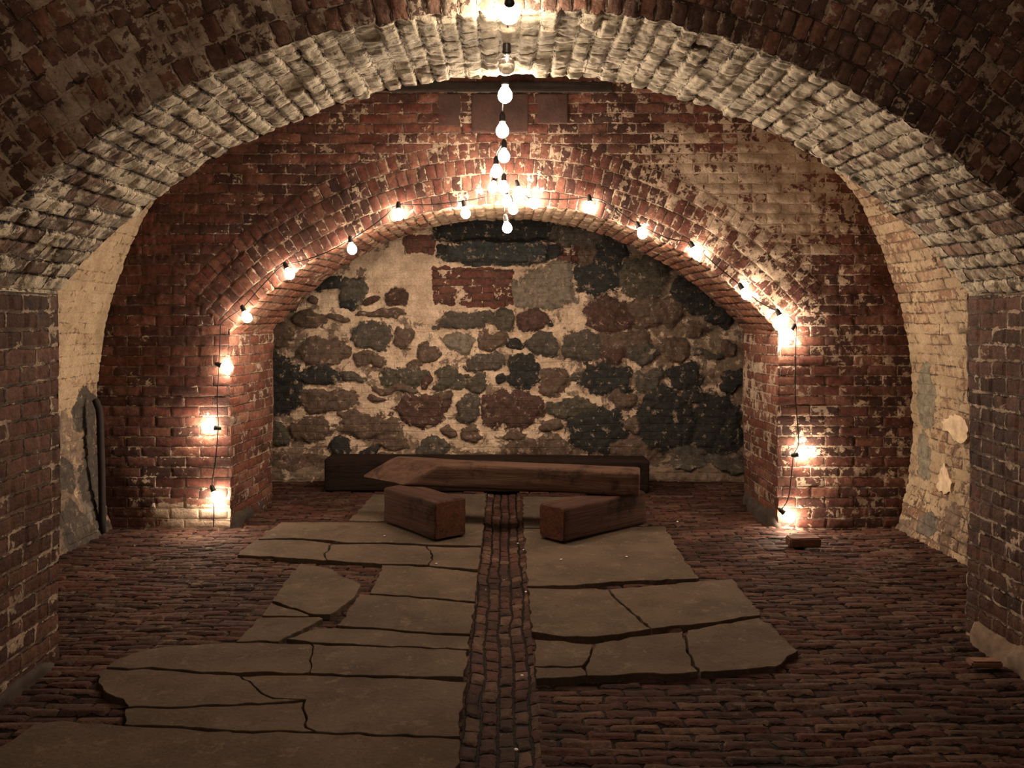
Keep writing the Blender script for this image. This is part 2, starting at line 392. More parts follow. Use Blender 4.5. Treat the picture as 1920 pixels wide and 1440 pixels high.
vault_patch('wall_left', 3.75, 6.15, math.pi-afl, math.pi-aspr, 0.014, M_side, w_left, 0.02, blotch=lambda P: 0.14+0.50*sstep(1.0, 0.8, P[..., 2]), stones=st_left, bulge=0.05)
vault_patch('wall_right', 3.9, 6.15, afl, aspr, 0.014, M_side, w_right, 0.03, blotch=lambda P: 0.16+0.26*sstep(0.9, 0.5, P[..., 2]), stones=st_right, bulge=0.07)
vault_patch('ceiling_left_haunch', 3.75, 6.15, math.pi-aspr, math.pi-math.asin((2.7-VZ)/VR), 0.014, M_side, w_left, 0.02, blotch=lambda P: 0.12+0*P[..., 2], bulge=0.05)
vault_patch('ceiling_right_haunch', 3.9, 6.15, aspr, math.asin((2.7-VZ)/VR), 0.014, M_side, lambda P: 0.55+0*P[..., 2], 0.02, blotch=lambda P: 0.15+0*P[..., 2], bulge=0.07)
vault_patch('ceiling_vault', 3.7, 6.15, math.asin((2.7-VZ)/VR), math.pi-math.asin((2.7-VZ)/VR), 0.05, M_soff, lambda P: 0.4+0*P[..., 2])
vault_patch('ceiling_back_bay', 7.05, 8.15, afl, math.pi-afl, 0.04, M_jamb, lambda P: 0.35+0*P[..., 2])
vault_patch('ceiling_front_bay', -2.0, 3.3, afl, math.pi-afl, 0.05, M_near, lambda P: 0.35+0*P[..., 2])

# ------------------------------------------------------------------ rear rubble wall (seen through the far arch)
YB = 8.1
cell = 0.0115
xs = np.arange(-2.95, 2.95, cell); zs = np.arange(-0.1, 2.85, cell)
X, Z = np.meshgrid(xs, zs, indexing='ij')
def cw(cx, cy): p = at(460+cx/2, 400+cy/2, YB); return p.x, p.z
sc = YB/F/2
raw = [(300,265,58,35,K),(405,300,50,45,D),(570,315,38,38,PU),(480,322,35,14,PU),(400,340,35,20,K),(470,465,74,50,D),(597,465,32,38,B_),(300,525,92,40,B_),
 (105,590,85,62,K),(270,612,82,42,K),(405,615,38,24,D),(115,690,88,62,K),(300,708,110,36,B_),(465,548,58,22,B_),(800,490,46,32,G),(920,480,58,28,B_),
 (1012,490,32,26,K),(1115,490,57,37,D),(1080,400,48,42,PU),(1138,418,14,11,K),(820,405,105,38,D),(970,405,38,42,DG),(1275,500,72,58,D),(1420,470,90,36,B_),
 (680,522,36,32,B_),(905,560,74,38,D),(1045,600,64,54,K),(1160,630,55,52,B_),(1345,625,90,62,K),(590,608,82,36,DG),(760,620,50,36,DG),(870,635,46,30,DG),
 (960,628,19,13,K),(675,632,16,16,PU),(560,656,84,18,B_),(660,735,90,60,PU),(1000,735,108,70,PU),(840,735,46,56,D),(1225,735,105,32,DG),(460,800,122,40,B_),
 (400,755,62,18,B_),(1320,825,98,84,K),(1580,780,108,104,K),(1775,790,88,112,K),(1650,620,62,52,K),(1820,630,46,40,K),(1510,620,60,40,D),(355,875,38,38,K),
 (460,895,36,20,K),(550,860,64,36,B_),(240,810,70,46,B_),(100,830,62,40,DG),(700,885,56,36,D),(1040,885,62,40,B_),(1165,880,50,50,B_),(1800,495,32,28,B_),
 (1650,290,50,44,K),(1710,345,60,46,K),(1780,400,50,36,K),(1490,245,95,84,DG),(1330,215,88,95,K),(1510,372,68,52,B_),(1360,385,82,58,PU),(1600,372,52,56,B_),
 (1390,522,62,36,PU),(1490,520,52,34,D),(1600,512,52,46,B_),(1385,120,60,46,K),(1105,285,100,68,G),(1170,265,62,80,G),(235,405,62,36,B_),(120,470,40,48,B_),
 (850,825,40,26,B_),(760,815,30,20,B_),(1010,830,44,18,B_),(1150,800,44,24,B_),(1420,700,40,34,B_),(1560,680,64,24,K),(1690,690,50,30,K),(90,930,70,30,B_),
 (250,930,90,24,B_),(1450,900,80,50,B_),(1650,915,80,36,D),(1800,930,70,30,D),(900,915,90,18,B_),(540,930,60,22,B_),(1280,165,40,40,B_),(1250,80,110,40,D),
 (945,62,240,50,K),(945,145,205,44,T),(735,135,26,20,K),(1155,135,26,20,K),(1720,530,60,16,D),(740,680,24,14,B_),(500,700,40,14,B_),(510,380,80,14,B_),  # recess above the lintel and holes at its ends: shade painted in dark
 (160,340,30,26,B_),(250,330,22,14,B_),(340,390,38,12,B_),(640,560,30,14,B_),(1240,610,22,24,D),(1460,800,34,40,B_),(1690,450,40,30,B_)]
raw_shift = [(a, c2-(0 if c2 < 900 else 0), rx, ry, co) for a, c2, rx, ry, co in raw]
stones = [(*cw(a, c2), rx*sc*1.08, ry*sc*1.08, co) for a, c2, rx, ry, co in raw_shift]
st, scol = stone_field(X, Z, stones)
def rectf(x0, y0, x1, y1, s=0.03):
    a = cw(x0, y0); c2 = cw(x1, y1)
    xw = X+0.03*(fbm(X*9, Z*9, 3, 3)-0.5)*2; zw = Z+0.03*(fbm(X*9+5, Z*9, 4, 3)-0.5)*2
    return sstep(a[0]-s, a[0]+s, xw)*sstep(c2[0]+s, c2[0]-s, xw)*sstep(c2[1]-s, c2[1]+s, zw)*sstep(a[1]+s, a[1]-s, zw)
wash = 0.97+0*X
bricky = np.maximum(np.maximum(rectf(700, 200, 1010, 355), rectf(592, 78, 716, 155)), rectf(1165, 95, 1330, 190))
bricky = np.maximum(bricky, 0.45*rectf(420, 290, 610, 350))
wash = wash-0.62*bricky
st = np.where(bricky*rectf(690, 195, 1000, 352) > 0.5, -1, st)
smooth_pl = np.maximum(rectf(480, 150, 700, 260, 0.08), rectf(610, 170, 705, 400, 0.05))
blotch = 0.43+0.05*fbm(X*2, Z*2, 5, 2)+0.16*sstep(0.5, 1.6, X)+0.14*sstep(0.45, 0.1, Z)+0.08*sstep(-1.2, -2, X)
blotch = blotch*(1-0.9*smooth_pl)*(1-0.6*bricky)
st = np.where(smooth_pl > 0.5, -1, st)
hgt = 0.035*sstep(-0.2, 0.5, st)+(fbm(X*16, Z*16, 45, 4)-0.5)*0.03+(fbm(X*3, Z*3, 47, 2)-0.5)*0.05
hgt = hgt*(1-0.6*smooth_pl)
lint = rectf(760, 105, 1130, 182, 0.02); hgt = hgt*(1-lint)+lint*0.07
rec = rectf(715, -200, 1170, 98, 0.025); hgt = hgt*(1-rec)-rec*0.12
base = sstep(0.16, 0.08, Z+0.06*(fbm(X*3, X*0, 6, 2)-0.5)*2); hgt = hgt + base*(0.10+0.04*fbm(X*6, Z*3, 12, 2))
Uw, Vw = warp(X, Z, 0.012, 4, 31)
hgt = hgt + bricky*brick_h(Uw, Vw, np.full_like(X, 0.21), np.full_like(X, 0.073))
grid('wall_back', np.stack([X, YB-hgt, Z], -1), np.stack([Uw, Vw], -1), M_back, dict(wash=wash, blotch=blotch, stone=st), scol)

# plain wall closing the bay behind the photographer
xs = np.linspace(-2.95, 2.95, 30); zs2 = np.linspace(-0.1, 3.8, 20)
X, Z = np.meshgrid(xs, zs2, indexing='ij')
grid('wall_front', np.stack([X, -2.0+0*X, Z], -1), np.stack([X, Z], -1), M_near, dict(wash=0.35+0*X))

# ------------------------------------------------------------------ floor
def floor_patch(name, x0, x1, y0, y1, cell, mat, chan=False):
    xs = np.linspace(x0, x1, max(3, int((x1-x0)/cell))); ys = np.linspace(y0, y1, max(3, int((y1-y0)/cell)))
    X, Y = np.meshgrid(xs, ys, indexing='ij')
    if chan:
        U, V = warp(Y, X+0.155, 0.05, 4, 71)
        V = X+0.155+0.014*(fbm(X*9, Y*5, 72, 2)-0.5)*2
        h = brick_h(U, V, np.full_like(U, 0.105), np.full_like(U, 0.062), 0.016, 0.008, 0.009, 5)-0.012 - 0.018*np.sin(math.pi*np.clip((X+0.16)/0.287, 0, 1))
        wash = 0.2+0*X
    else:
        U, V = warp(X, Y, 0.026, 3.2, 81)
        U, V = U+0.012*(fbm(X*9, Y*14, 83, 2)-0.5)*2, V+0.009*(fbm(X*9, Y*14, 84, 2)-0.5)*2
        h = brick_h(U, V, np.full_like(U, 0.19), np.full_like(U, 0.058), 0.012, 0.013, 0.013, 5)
        h = h+(fbm(X*1.3, Y*1.3, 85, 2)-0.5)*0.02-0.004
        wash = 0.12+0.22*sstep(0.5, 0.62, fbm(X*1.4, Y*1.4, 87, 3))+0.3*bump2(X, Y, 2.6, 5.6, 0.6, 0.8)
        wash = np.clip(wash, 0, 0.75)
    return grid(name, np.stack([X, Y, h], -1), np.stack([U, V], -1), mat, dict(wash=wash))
floor_patch('floor_left', -2.95, -0.158, 2.3, 8.1, 0.0125, M_floor)
floor_patch('floor_right', 0.125, 2.95, 2.3, 8.1, 0.0125, M_floor)
floor_patch('floor_channel', -0.17, 0.137, 2.3, 8.1, 0.009, M_chan, True)
floor_patch('floor_foreground', -2.95, 2.95, -2.0, 2.31, 0.06, M_floor)

# ------------------------------------------------------------------ paving slabs
def slab_material():
    b = NB('sandstone_slab'); P = b.n('ShaderNodeNewGeometry').outputs['Position']
    n = b.noise(P, 2.3, 7, 0.62); c = b.mix(b.ss(0.3, 0.7, n), (0.1105, 0.0819, 0.0592), (0.0680, 0.0505, 0.0372))
    c = b.mix(b.m('MULTIPLY', b.ss(0.56, 0.60, b.noise(P, 11, 12, 0.78)), 0.5), c, (0.165, 0.125, 0.090))
    c = b.mix(b.m('MULTIPLY', b.ss(0.57, 0.66, b.noise(P, 3.2, 10, 0.7)), 0.6), c, (0.06, 0.042, 0.031))
    c = b.mix(b.m('MULTIPLY', b.ss(0.55, 0.75, b.noise(P, 6, 8, 0.7)), 0.6), c, (0.09, 0.06, 0.042))
    c = b.mix(1.0, c, b.comb(*([b.ss(0.3, 0.7, b.noise(P, 60, 6, 0.7), 0.86, 1.1)]*3)), 'MULTIPLY')
    mp = b.n('ShaderNodeMapping'); b.put(mp.inputs[0], P); mp.inputs['Scale'].default_value = (1, 1.4, 1)
    h = b.m('ADD', b.m('MULTIPLY', b.noise(mp.outputs[0], 3, 9, 0.62), 1.2), b.m('MULTIPLY', b.noise(P, 50, 5), 0.25))
    return b.principled(c, 0.92, h, 0.7, 0.014, spec=0.08)
M_slab = slab_material()
def slab(pix, label, top=0.028, seed=0):
    rnd = random.Random(seed)
    pts = [onz(x, y, top) for x, y in pix]
    out = []
    for i, p in enumerate(pts):
        q = pts[(i+1) % len(pts)]; L = (q-p).length; k = max(1, int(L/0.03))
        for j in range(k):
            v = p.lerp(q, j/k)
            if j: 
                dn = Vector((-(q-p).y, (q-p).x, 0)).normalized()
                pass
            jx = float(fbm(np.array([v.x*15]), np.array([v.y*15]), 301, 3)[0]-0.5)*0.035; jy = float(fbm(np.array([v.x*15]), np.array([v.y*15]), 311, 3)[0]-0.5)*0.035
            out.append(Vector((float(v.x)+jx, float(v.y)+jy, 0)))
    cx = sum((v.x for v in out))/len(out); cy = sum((v.y for v in out))/len(out)
    bm = bmesh.new()
    z0 = -0.022; tx, ty = (rnd.random()-0.5)*0.006, (rnd.random()-0.5)*0.008
    def ztop(v): return top+(v.x-cx)*tx+(v.y-cy)*ty
    # outline rings: foot, shoulder, chamfer
    def offs(i, d):
        e = out[(i+1) % n]-out[i-1]; nn = Vector((-e.y, e.x, 0)).normalized()*sg
        return out[i]+nn*d-Vector((cx, cy, 0))
    n = len(out)
    area = sum(out[i].x*out[(i+1) % n].y-out[(i+1) % n].x*out[i].y for i in range(n))
    sg = 1 if area > 0 else -1
    lo = [bm.verts.new((*offs(i, -0.001).xy, z0)) for i in range(n)]
    mid = [bm.verts.new((*offs(i, -0.001).xy, ztop(out[i])-0.003)) for i in range(n)]
    n = len(out); ins = []
    area = sum(out[i].x*out[(i+1) % n].y-out[(i+1) % n].x*out[i].y for i in range(n))
    sg = 1 if area > 0 else -1
    for i, v in enumerate(out):
        e = out[(i+1) % n]-out[i-1]; nn = Vector((-e.y, e.x, 0)).normalized()*sg
        ins.append(bm.verts.new((v.x-cx+nn.x*0.001, v.y-cy+nn.y*0.001, ztop(v))))
    for i in range(n):
        j = (i+1) % n
        bm.faces.new((lo[i], lo[j], mid[j], mid[i])); bm.faces.new((mid[i], mid[j], ins[j], ins[i]))
    bm.faces.new(ins); bm.faces.new(lo[::-1])
    bmesh.ops.triangulate(bm, faces=[f for f in bm.faces if len(f.verts) > 4])
    bmesh.ops.recalc_face_normals(bm, faces=bm.faces)
    o = obj('flagstone', bm, M_slab); o.location = (cx, cy, 0)
    tag(o, label, 'flagstone', 'worn flagstones laid on the brick floor')
SL = [
 ([(655,976),(700,928),(911,926),(908,976)], 'grey stone slab behind the left short timber, half hidden beneath the long beam'),
 ([(527,979),(907,980),(903,1023),(803,1020),(750,1018),(727,1016),(663,1017),(568,1008),(484,1009)], 'wide stone slab carrying the front end of the left short timber'),
 ([(480,1012),(568,1012),(620,1020),(608,1038),(611,1050),(446,1040)], 'pointed slab piece forming the far left tip of the left paving'),
 ([(625,1021),(727,1020),(749,1022),(798,1024),(810,1043),(802,1059),(716,1057),(614,1050),(612,1038)], 'cracked middle slab piece in front of the left short timber'),
 ([(802,1025),(902,1027),(896,1067),(806,1060),(814,1043)], 'small slab beside the channel just in front of the left short timber'),
 ([(718,1060),(802,1063),(895,1074),(890,1127),(745,1115),(694,1112)], 'slab beside the channel directly behind the large rectangular slab, right of the exposed brick gap'),
 ([(676,1115),(740,1118),(889,1131),(882,1188),(827,1187),(713,1178),(634,1172)], 'large rectangular slab beside the channel with exposed bricks at its left edge'),
 ([(565,1057),(627,1069),(635,1078),(675,1093),(673,1107),(663,1122),(617,1151),(583,1150),(509,1126),(548,1075)], 'rounded loose slab with a narrow top, surrounded by brick on the left side'),
 ([(505,1131),(580,1153),(575,1155),(490,1154)], 'thin dark triangular slab sliver under the rounded loose slab'),
 ([(487,1158),(600,1157),(606,1160),(591,1169),(543,1191),(520,1202),(446,1203)], 'triangular slab with a point to the right, below the thin dark sliver'),
 ([(597,1178),(633,1177),(713,1182),(823,1191),(881,1193),(876,1216),(747,1211),(587,1204),(543,1197)], 'narrow slab strip in front of the large rectangular slab'),
 ([(203,1250),(218,1235),(262,1222),(310,1213),(365,1208),(445,1206),(525,1207),(583,1209),(581,1259),(566,1261),(460,1260),(380,1258),(270,1251)], 'long slab with a rounded left end, left of a fine crosswise crack'),
 ([(586,1209),(747,1214),(876,1219),(872,1267),(800,1267),(680,1264),(584,1261)], 'long slab between the fine crosswise crack and the channel'),
 ([(198,1255),(270,1256),(380,1263),(450,1268),(495,1300),(515,1309),(566,1313),(380,1321),(240,1326),(228,1310),(200,1298),(183,1282),(186,1265)], 'slab with a bulging curved left end reaching furthest toward the left wall'),
 ([(456,1267),(580,1266),(790,1272),(872,1280),(867,1325),(859,1383),(830,1382),(593,1371),(579,1361),(571,1313),(519,1307),(499,1299)], 'big L-shaped slab beside the channel with chipped right edge'),
 ([(236,1330),(380,1325),(566,1318),(575,1363),(588,1370),(440,1369),(340,1361),(240,1356)], 'narrow slab tucked into the notch of the L-shaped slab'),
 ([(60,1360),(110,1355),(240,1360),(440,1373),(590,1375),(858,1388),(835,1640),(-150,1640),(-60,1440),(0,1402)], 'largest slab in the nearest foreground, cut off by the bottom of the photo'),
 ([(980,932),(1190,932),(1213,985),(983,989)], 'grey slab hidden under the right short timber beside the channel'),
 ([(983,992),(1246,988),(1280,1045),(1310,1084),(1150,1090),(1100,1095),(989,1098)], 'broad slab in front of the right short timber'),
 ([(990,1102),(1139,1107),(1160,1128),(1190,1156),(1221,1179),(1134,1191),(1060,1194),(999,1183)], 'slab right of the channel, left of the diagonal crack'),
 ([(1144,1106),(1244,1096),(1374,1085),(1398,1118),(1424,1152),(1300,1171),(1226,1178),(1194,1153),(1164,1126)], 'slab right of the diagonal crack in the right paving'),
 ([(1004,1199),(1108,1208),(1104,1232),(1092,1249),(1004,1248)], 'small squarish slab in the front row touching the channel on the right'),
 ([(1115,1208),(1182,1197),(1280,1186),(1282,1210),(1299,1252),(1306,1260),(1100,1266),(1096,1256),(1108,1234)], 'middle slab of the front row on the right paving'),
 ([(1288,1183),(1424,1158),(1493,1218),(1456,1249),(1312,1259),(1289,1214)], 'slab with the pointed right tip at the front right corner of the paving'),
 ([(1004,1251),(1090,1253),(1097,1266),(1008,1271)], 'thin slab strip at the front left corner of the right paving'),
]
for i, (p, l) in enumerate(SL): slab(p, l, seed=i+1, top=0.016+0.005*((i*37) % 5)/4)

# ------------------------------------------------------------------ timbers
def wood_material(name, c1, c2, endc):
    b = NB(name); P = b.objco()
    mp = b.n('ShaderNodeMapping'); b.put(mp.inputs[0], P); mp.inputs['Scale'].default_value = (0.5, 9, 9)
    g = b.noise(mp.outputs[0], 3.5, 10, 0.7, 0.6)
    c = b.mix(b.ss(0.35, 0.65, g), c1, c2)
    c = b.mix(b.m('MULTIPLY', b.ss(0.52, 0.68, b.noise(P, 5, 8, 0.7)), 0.75), c, tuple(v*0.25 for v in c2))
    nrm = b.n('ShaderNodeSeparateXYZ'); b.put(nrm.inputs[0], b.n('ShaderNodeTexCoord').outputs['Normal'])
    e = b.m('MULTIPLY', b.ss(0.65, 0.85, b.m('ABSOLUTE', nrm.outputs[0])), b.ss(0.36, 0.58, b.noise(P, 9, 7, 0.65), 0.25, 1.0))
    wv = b.n('ShaderNodeTexWave', wave_type='RINGS', rings_direction='X'); b.put(wv.inputs['Vector'], P); wv.inputs['Scale'].default_value = 9; wv.inputs['Distortion'].default_value = 3
    ec = b.mix(b.ss(0.2, 0.8, wv.outputs['Fac']), endc, tuple(v*0.88 for v in endc))
    c = b.mix(e, c, ec)
    return b.principled(c, 0.85, b.m('ADD', g, b.m('MULTIPLY', b.noise(P, 40, 5), 0.2)), 0.9, 0.015, spec=0.12)
M_w1 = wood_material('weathered_beam_wood', (0.115, 0.065, 0.045), (0.070, 0.040, 0.029), (0.12, 0.065, 0.043))
M_w2 = wood_material('reddish_timber_wood', (0.080, 0.040, 0.029), (0.038, 0.023, 0.018), (0.125, 0.052, 0.033))
M_w3 = wood_material('dark_timber_wood', (0.0240, 0.0138, 0.0108), (0.0168, 0.0102, 0.0078), (0.0240, 0.0150, 0.0108))
def timber(name, L, W, Hh, loc, rot, mat, label, shear=None, tilt=0.0, seed=1):
    bm = bmesh.new(); nx = max(8, int(L/0.04)); k = 6
    secs = []
    # rounded rectangle cross sections along the length
    prof = []
    r = 0.018
    for (cy, cz, a0) in ((W/2-r, Hh/2-r, 0), (-W/2+r, Hh/2-r, 90), (-W/2+r, -Hh/2+r, 180), (W/2-r, -Hh/2+r, 270)):
        for a in (0, 45, 90):
            an = math.radians(a0+a); prof.append((cy+r*math.cos(an), cz+r*math.sin(an)))
    full = []
    for i, p in enumerate(prof):
        q = prof[(i+1) % len(prof)]; n = 5 if i % 3 == 2 else 1
        for j in range(n): full.append((p[0]+(q[0]-p[0])*j/n, p[1]+(q[1]-p[1])*j/n))
    xs = [-L/2, -L/2+0.012]+[-L/2+0.012+(L-0.024)*i/nx for i in range(1, nx)]+[L/2-0.012, L/2]
    for ii, x in enumerate(xs):
        e = 0.93 if ii in (0, len(xs)-1) else 1
        ring = []
        for (y, z) in full:
            yy, z2 = y*e, z*e
            d = (fbm(np.array([x*3+seed]), np.array([math.atan2(z, y)*2+seed]), seed, 3)[0]-0.5)*0.022
            xx = x
            if shear and x < 0:
                xx = L/2-(L/2-x)*(L+shear[0]*(y/W+0.5)+shear[1]*(0.5-z/Hh))/L
            elif shear:
                xx = L/2-(L/2-x)*(L+shear[0]*(y/W+0.5)+shear[1]*(0.5-z/Hh))/L
            ring.append(bm.verts.new((xx, yy*(1+d/W*2), z2*(1+d/Hh))))
        secs.append(ring)
    n = len(full)
    for a, c2 in zip(secs, secs[1:]):
        for i in range(n): bm.faces.new((a[i], c2[i], c2[(i+1) % n], a[(i+1) % n]))
    for ring in (secs[0], secs[-1]):
        bm.faces.new(ring)
    bmesh.ops.recalc_face_normals(bm, faces=bm.faces)
    o = obj(name, bm, mat, smooth=False); o.location = (loc[0], loc[1], loc[2]+Hh/2); o.rotation_euler = (0, tilt, rot)
    for p in o.data.polygons: p.use_smooth = len(p.vertices) == 4
    tag(o, label, 'timber beam'); return o
def place(p0, p1, W):
    """centre and heading of a timber whose right-hand long edge runs p0 -> p1"""
    d = Vector((p1[0]-p0[0], p1[1]-p0[1])); L = d.length; d.normalize(); nrm = Vector((-d.y, d.x))
    c = Vector(p0)+d*L/2+nrm*W/2
    return L, (c.x, c.y), math.atan2(d.y, d.x)
# left short timber: its front-left corner (-.46,5.74), rear-left corner (-.885,6.25)
L, c, a = place((-0.89, 6.21), (-0.465, 5.68), 0.26)
timber('short_timber', L, 0.26, 0.255, (c[0], c[1], 0.029), a, M_w2, 'short squared reddish timber on the left, charred side and orange end, propping the long beam', seed=4)
L, c, a = place((0.39, 5.62), (1.03, 6.20), 0.24)
timber('short_timber', L, 0.24, 0.23, (c[0], c[1], 0.029), a, M_w2, 'short squared brown timber on the right with rounded end, propping the long beam', seed=9)
L, c, a = place((-0.484, 6.20), (0.945, 5.98), 0.26)
timber('long_beam', L, 0.24, 0.17, (c[0], c[1], 0.272), a, M_w1, 'long weathered beam with slanted pointed left end lying across the two short timbers', shear=(0.40, 0.26), seed=2, tilt=0.018)
timber('back_beam', 2.84, 0.3, 0.285, (-0.16, 7.6, -0.005), -0.012, M_w3, 'dark long beam lying on the floor against the rubble wall', tilt=0.004, seed=6)

# ------------------------------------------------------------------ string lights
def simple(name, col, rough=0.6, metal=0.0, nz=None):
    b = NB(name)
    h = b.noise(b.objco(), nz or 40, 5)
    c = b.mix(b.ss(0.3, 0.7, h), col, tuple(v*0.6 for v in col))
    return b.principled(c, rough, h, 0.3, 0.003, metal)
M_cord = simple('black_rubber_cord', (0.012, 0.011, 0.010), 0.5)
M_sock = simple('black_plastic_socket', (0.014, 0.013, 0.012), 0.45)
b = NB('lit_bulb_glass')
em = b.n('ShaderNodeEmission'); em.inputs[0].default_value = (*BULB_COLOR, 1); em.inputs[1].default_value = BULB_STRENGTH
b.t.links.new(em.outputs[0], b.out.inputs[0]); M_lit = b.mat
b = NB('unlit_bulb_glass')
M_unlit = b.principled((0.9, 0.86, 0.8), 0.12, None, **{'Transmission Weight': 0.9, 'IOR': 1.3})
def lathe(prof, n=20):
    bm = bmesh.new(); rings = []
    for r, z in prof:
        rings.append([bm.verts.new((r*math.cos(2*math.pi*i/n), r*math.sin(2*math.pi*i/n), z)) for i in range(n)] if r > 1e-5 else [bm.verts.new((0, 0, z))])
    for a, c in zip(rings, rings[1:]):
        for i in range(n):
            if len(a) == 1: bm.faces.new((a[0], c[i], c[(i+1) % n]))
            elif len(c) == 1: bm.faces.new((a[i], c[0], a[(i+1) % n]))
            else: bm.faces.new((a[i], c[i], c[(i+1) % n], a[(i+1) % n]))
    bmesh.ops.recalc_face_normals(bm, faces=bm.faces)
    return bm
# local frame: socket hangs along -Z from the origin (its top)
sock_prof = [(0, 0.004), (0.010, 0.003), (0.013, -0.006), (0.0165, -0.014), (0.0165, -0.036), (0.0185, -0.039), (0.0185, -0.046), (0.0165, -0.049), (0, -0.049)]
bulb_prof = [(0.0125, -0.0485), (0.0140, -0.055), (0.022, -0.066), (0.031, -0.081), (0.034, -0.097), (0.031, -0.113), (0.0215, -0.125), (0.010, -0.131), (0, -0.1325)]
tmp = obj('socket', lathe(sock_prof), M_sock, smooth=True); sock_me = tmp.data; bpy.data.objects.remove(tmp)
tmp = obj('bulb', lathe(bulb_prof), M_lit, smooth=True); bulb_me = tmp.data; bpy.data.objects.remove(tmp)
bulb_un = bulb_me.copy(); bulb_un.materials.clear(); bulb_un.materials.append(M_unlit)
def tube(name, pts, r, mat, parent=None, n=8, sm=3):
    # Catmull-Rom through the points
    P = [Vector(p) for p in pts]; Q = []
    for i in range(len(P)-1):
        p0 = P[max(i-1, 0)]; p1 = P[i]; p2 = P[i+1]; p3 = P[min(i+2, len(P)-1)]
        for k in range(sm):
            t = k/sm
            Q.append(0.5*((2*p1)+(-p0+p2)*t+(2*p0-5*p1+4*p2-p3)*t*t+(-p0+3*p1-3*p2+p3)*t**3))
    Q.append(P[-1]); bm = bmesh.new(); rings = []
    up = Vector((0.13, 0.9, 0.4)).normalized()
    for i, q in enumerate(Q):
        d = (Q[min(i+1, len(Q)-1)]-Q[max(i-1, 0)]).normalized()
        s1 = d.cross(up)
        if s1.length < 0.05: s1 = d.cross(Vector((1, 0, 0)))
        s1.normalize(); s2 = d.cross(s1)
        rr = r[i] if isinstance(r, list) else r
        rings.append([bm.verts.new(q+s1*rr*math.cos(2*math.pi*k/n)+s2*rr*math.sin(2*math.pi*k/n)) for k in range(n)])
    for a, c in zip(rings, rings[1:]):
        for i in range(n): bm.faces.new((a[i], c[i], c[(i+1) % n], a[(i+1) % n]))
    bm.faces.new(rings[0][::-1]); bm.faces.new(rings[-1])
    bmesh.ops.recalc_face_normals(bm, faces=bm.faces)
    return obj(name, bm, mat, parent, smooth=True)
def string(label, cord_pts, lamps):
    """lamps: (socket point, bulb point, lit)"""
    root = bpy.data.objects.new('string_lights', None); COL.objects.link(root)
    tag(root, label, 'string lights')
    tube('cord', cord_pts, 0.0038, M_cord, root)
    for (s, bpt, lit) in lamps:
        d = (bpt-s).normalized()
        top = bpt-d*0.094
        q = Vector((0, 0, -1)).rotation_difference(d)
        so = bpy.data.objects.new('socket', sock_me); COL.objects.link(so); so.parent = root
        so.location = top; so.rotation_mode = 'QUATERNION'; so.rotation_quaternion = q
        bo = bpy.data.objects.new('bulb', bulb_me if lit else bulb_un); COL.objects.link(bo); bo.parent = so
        if not lit: bo['label'] = 'unlit clear bulb'
    return root
# string along the crown toward the far arch
cen = [(952, 24, 3.0), (950, 122, 3.48), (947, 178, 4.0), (942, 245, 4.5), (945, 293, 5.0), (930, 322, 5.45), (945, 352, 5.8), (950, 378, 6.02)]
lamps = []; cp = [Vector((0.0, -1.9, 3.5)), Vector((0.0, -1.5, 3.42)), Vector((0.0, -1.0, 3.42)), Vector((0.0, -0.5, 3.42)), Vector((0, 0.45, 3.42)), Vector((0, 1.8, 3.05)), Vector((0.0, 2.7, 2.75))]
for q in (-1.6, -1.1, -0.6, -0.1, 0.4):  # unseen bulbs added behind the camera to brighten the near arch face
    lamps.append((Vector((0, q, 3.42)), Vector((0, q, 3.32)), True))
for i, (x, y, Y) in enumerate(cen):
    bp = at(x, y, Y); dz = 0.094
    dirv = Vector((0.0, 0.0, -1)) if i != 0 else Vector((0.0, 0.6, -0.25)).normalized()
    if i == 1: dirv = Vector((0, 0.35, -1)).normalized()
    if i == 0: bp = at(955, 26, 3.02)
    top = bp-dirv*0.094
    lamps.append((top, bp, i != 1)); cp.append(top+Vector((0, 0, 0.006)))
for bx, by, by2 in ((924, 352, 6.04), (975, 362, 6.06), (962, 392, 6.04)):
    bp = at(bx, by, by2); lamps.append((bp+Vector(((948-bx)*0.001, 0, 0.09)), bp, True))
hb = at(951, 427, 6.03); lamps.append((hb+Vector((-0.015, 0, 0.09)), hb, True))
cp += [at(948, 372, 6.05), at(945, 398, 6.03)]
string('string of bulbs running along the ceiling centre line to the far arch crown, with unseen bulbs added behind the camera', cp, lamps)
YF_ = 6.105
def pts(lst, Y=YF_): return [at(x, y, Y) for x, y in lst]
def lampl(lst, Y=YF_): return [(at(a, c_, Y), at(x, y, Y-0.005), True) for (a, c_), (x, y) in lst]
string('string of bulbs along the left side of the far arch and down its left pier',
       pts([(940,362),(915,368),(869,377),(800,384),(747,384),(730,398),(700,422),(658,449),(610,474),(560,491),(535,497),(518,508),(480,548),(455,577),(430,594),(416,606),(413,622),(411,684),(407,750),(409,803),(403,870),(397,910),(401,950),(400,988)]),
       lampl([((869,379),(873,400)),((747,384),(748,403)),((657,449),(660,467)),((535,497),(543,514)),((455,577),(463,595)),((411,684),(427,689)),((410,803),(389,801)),((397,912),(405,933))]))
string('string of bulbs along the right side of the far arch and down its right pier',
       pts([(955,360),(985,370),(1050,374),(1105,371),(1130,376),(1160,396),(1195,420),(1250,446),(1296,457),(1340,495),(1388,535),(1420,564),(1458,584),(1490,603),(1492,640),(1491,735),(1496,800),(1497,835),(1488,854),(1484,890),(1478,935),(1464,957)]),
       lampl([((985,370),(1001,382)),((1105,371),(1107,390)),((1195,420),(1204,438)),((1296,457),(1306,474)),((1388,535),(1399,552)),((1458,584),(1467,602)),((1490,608),(1477,629)),((1488,854),(1509,850)),((1464,957),(1480,970))]))

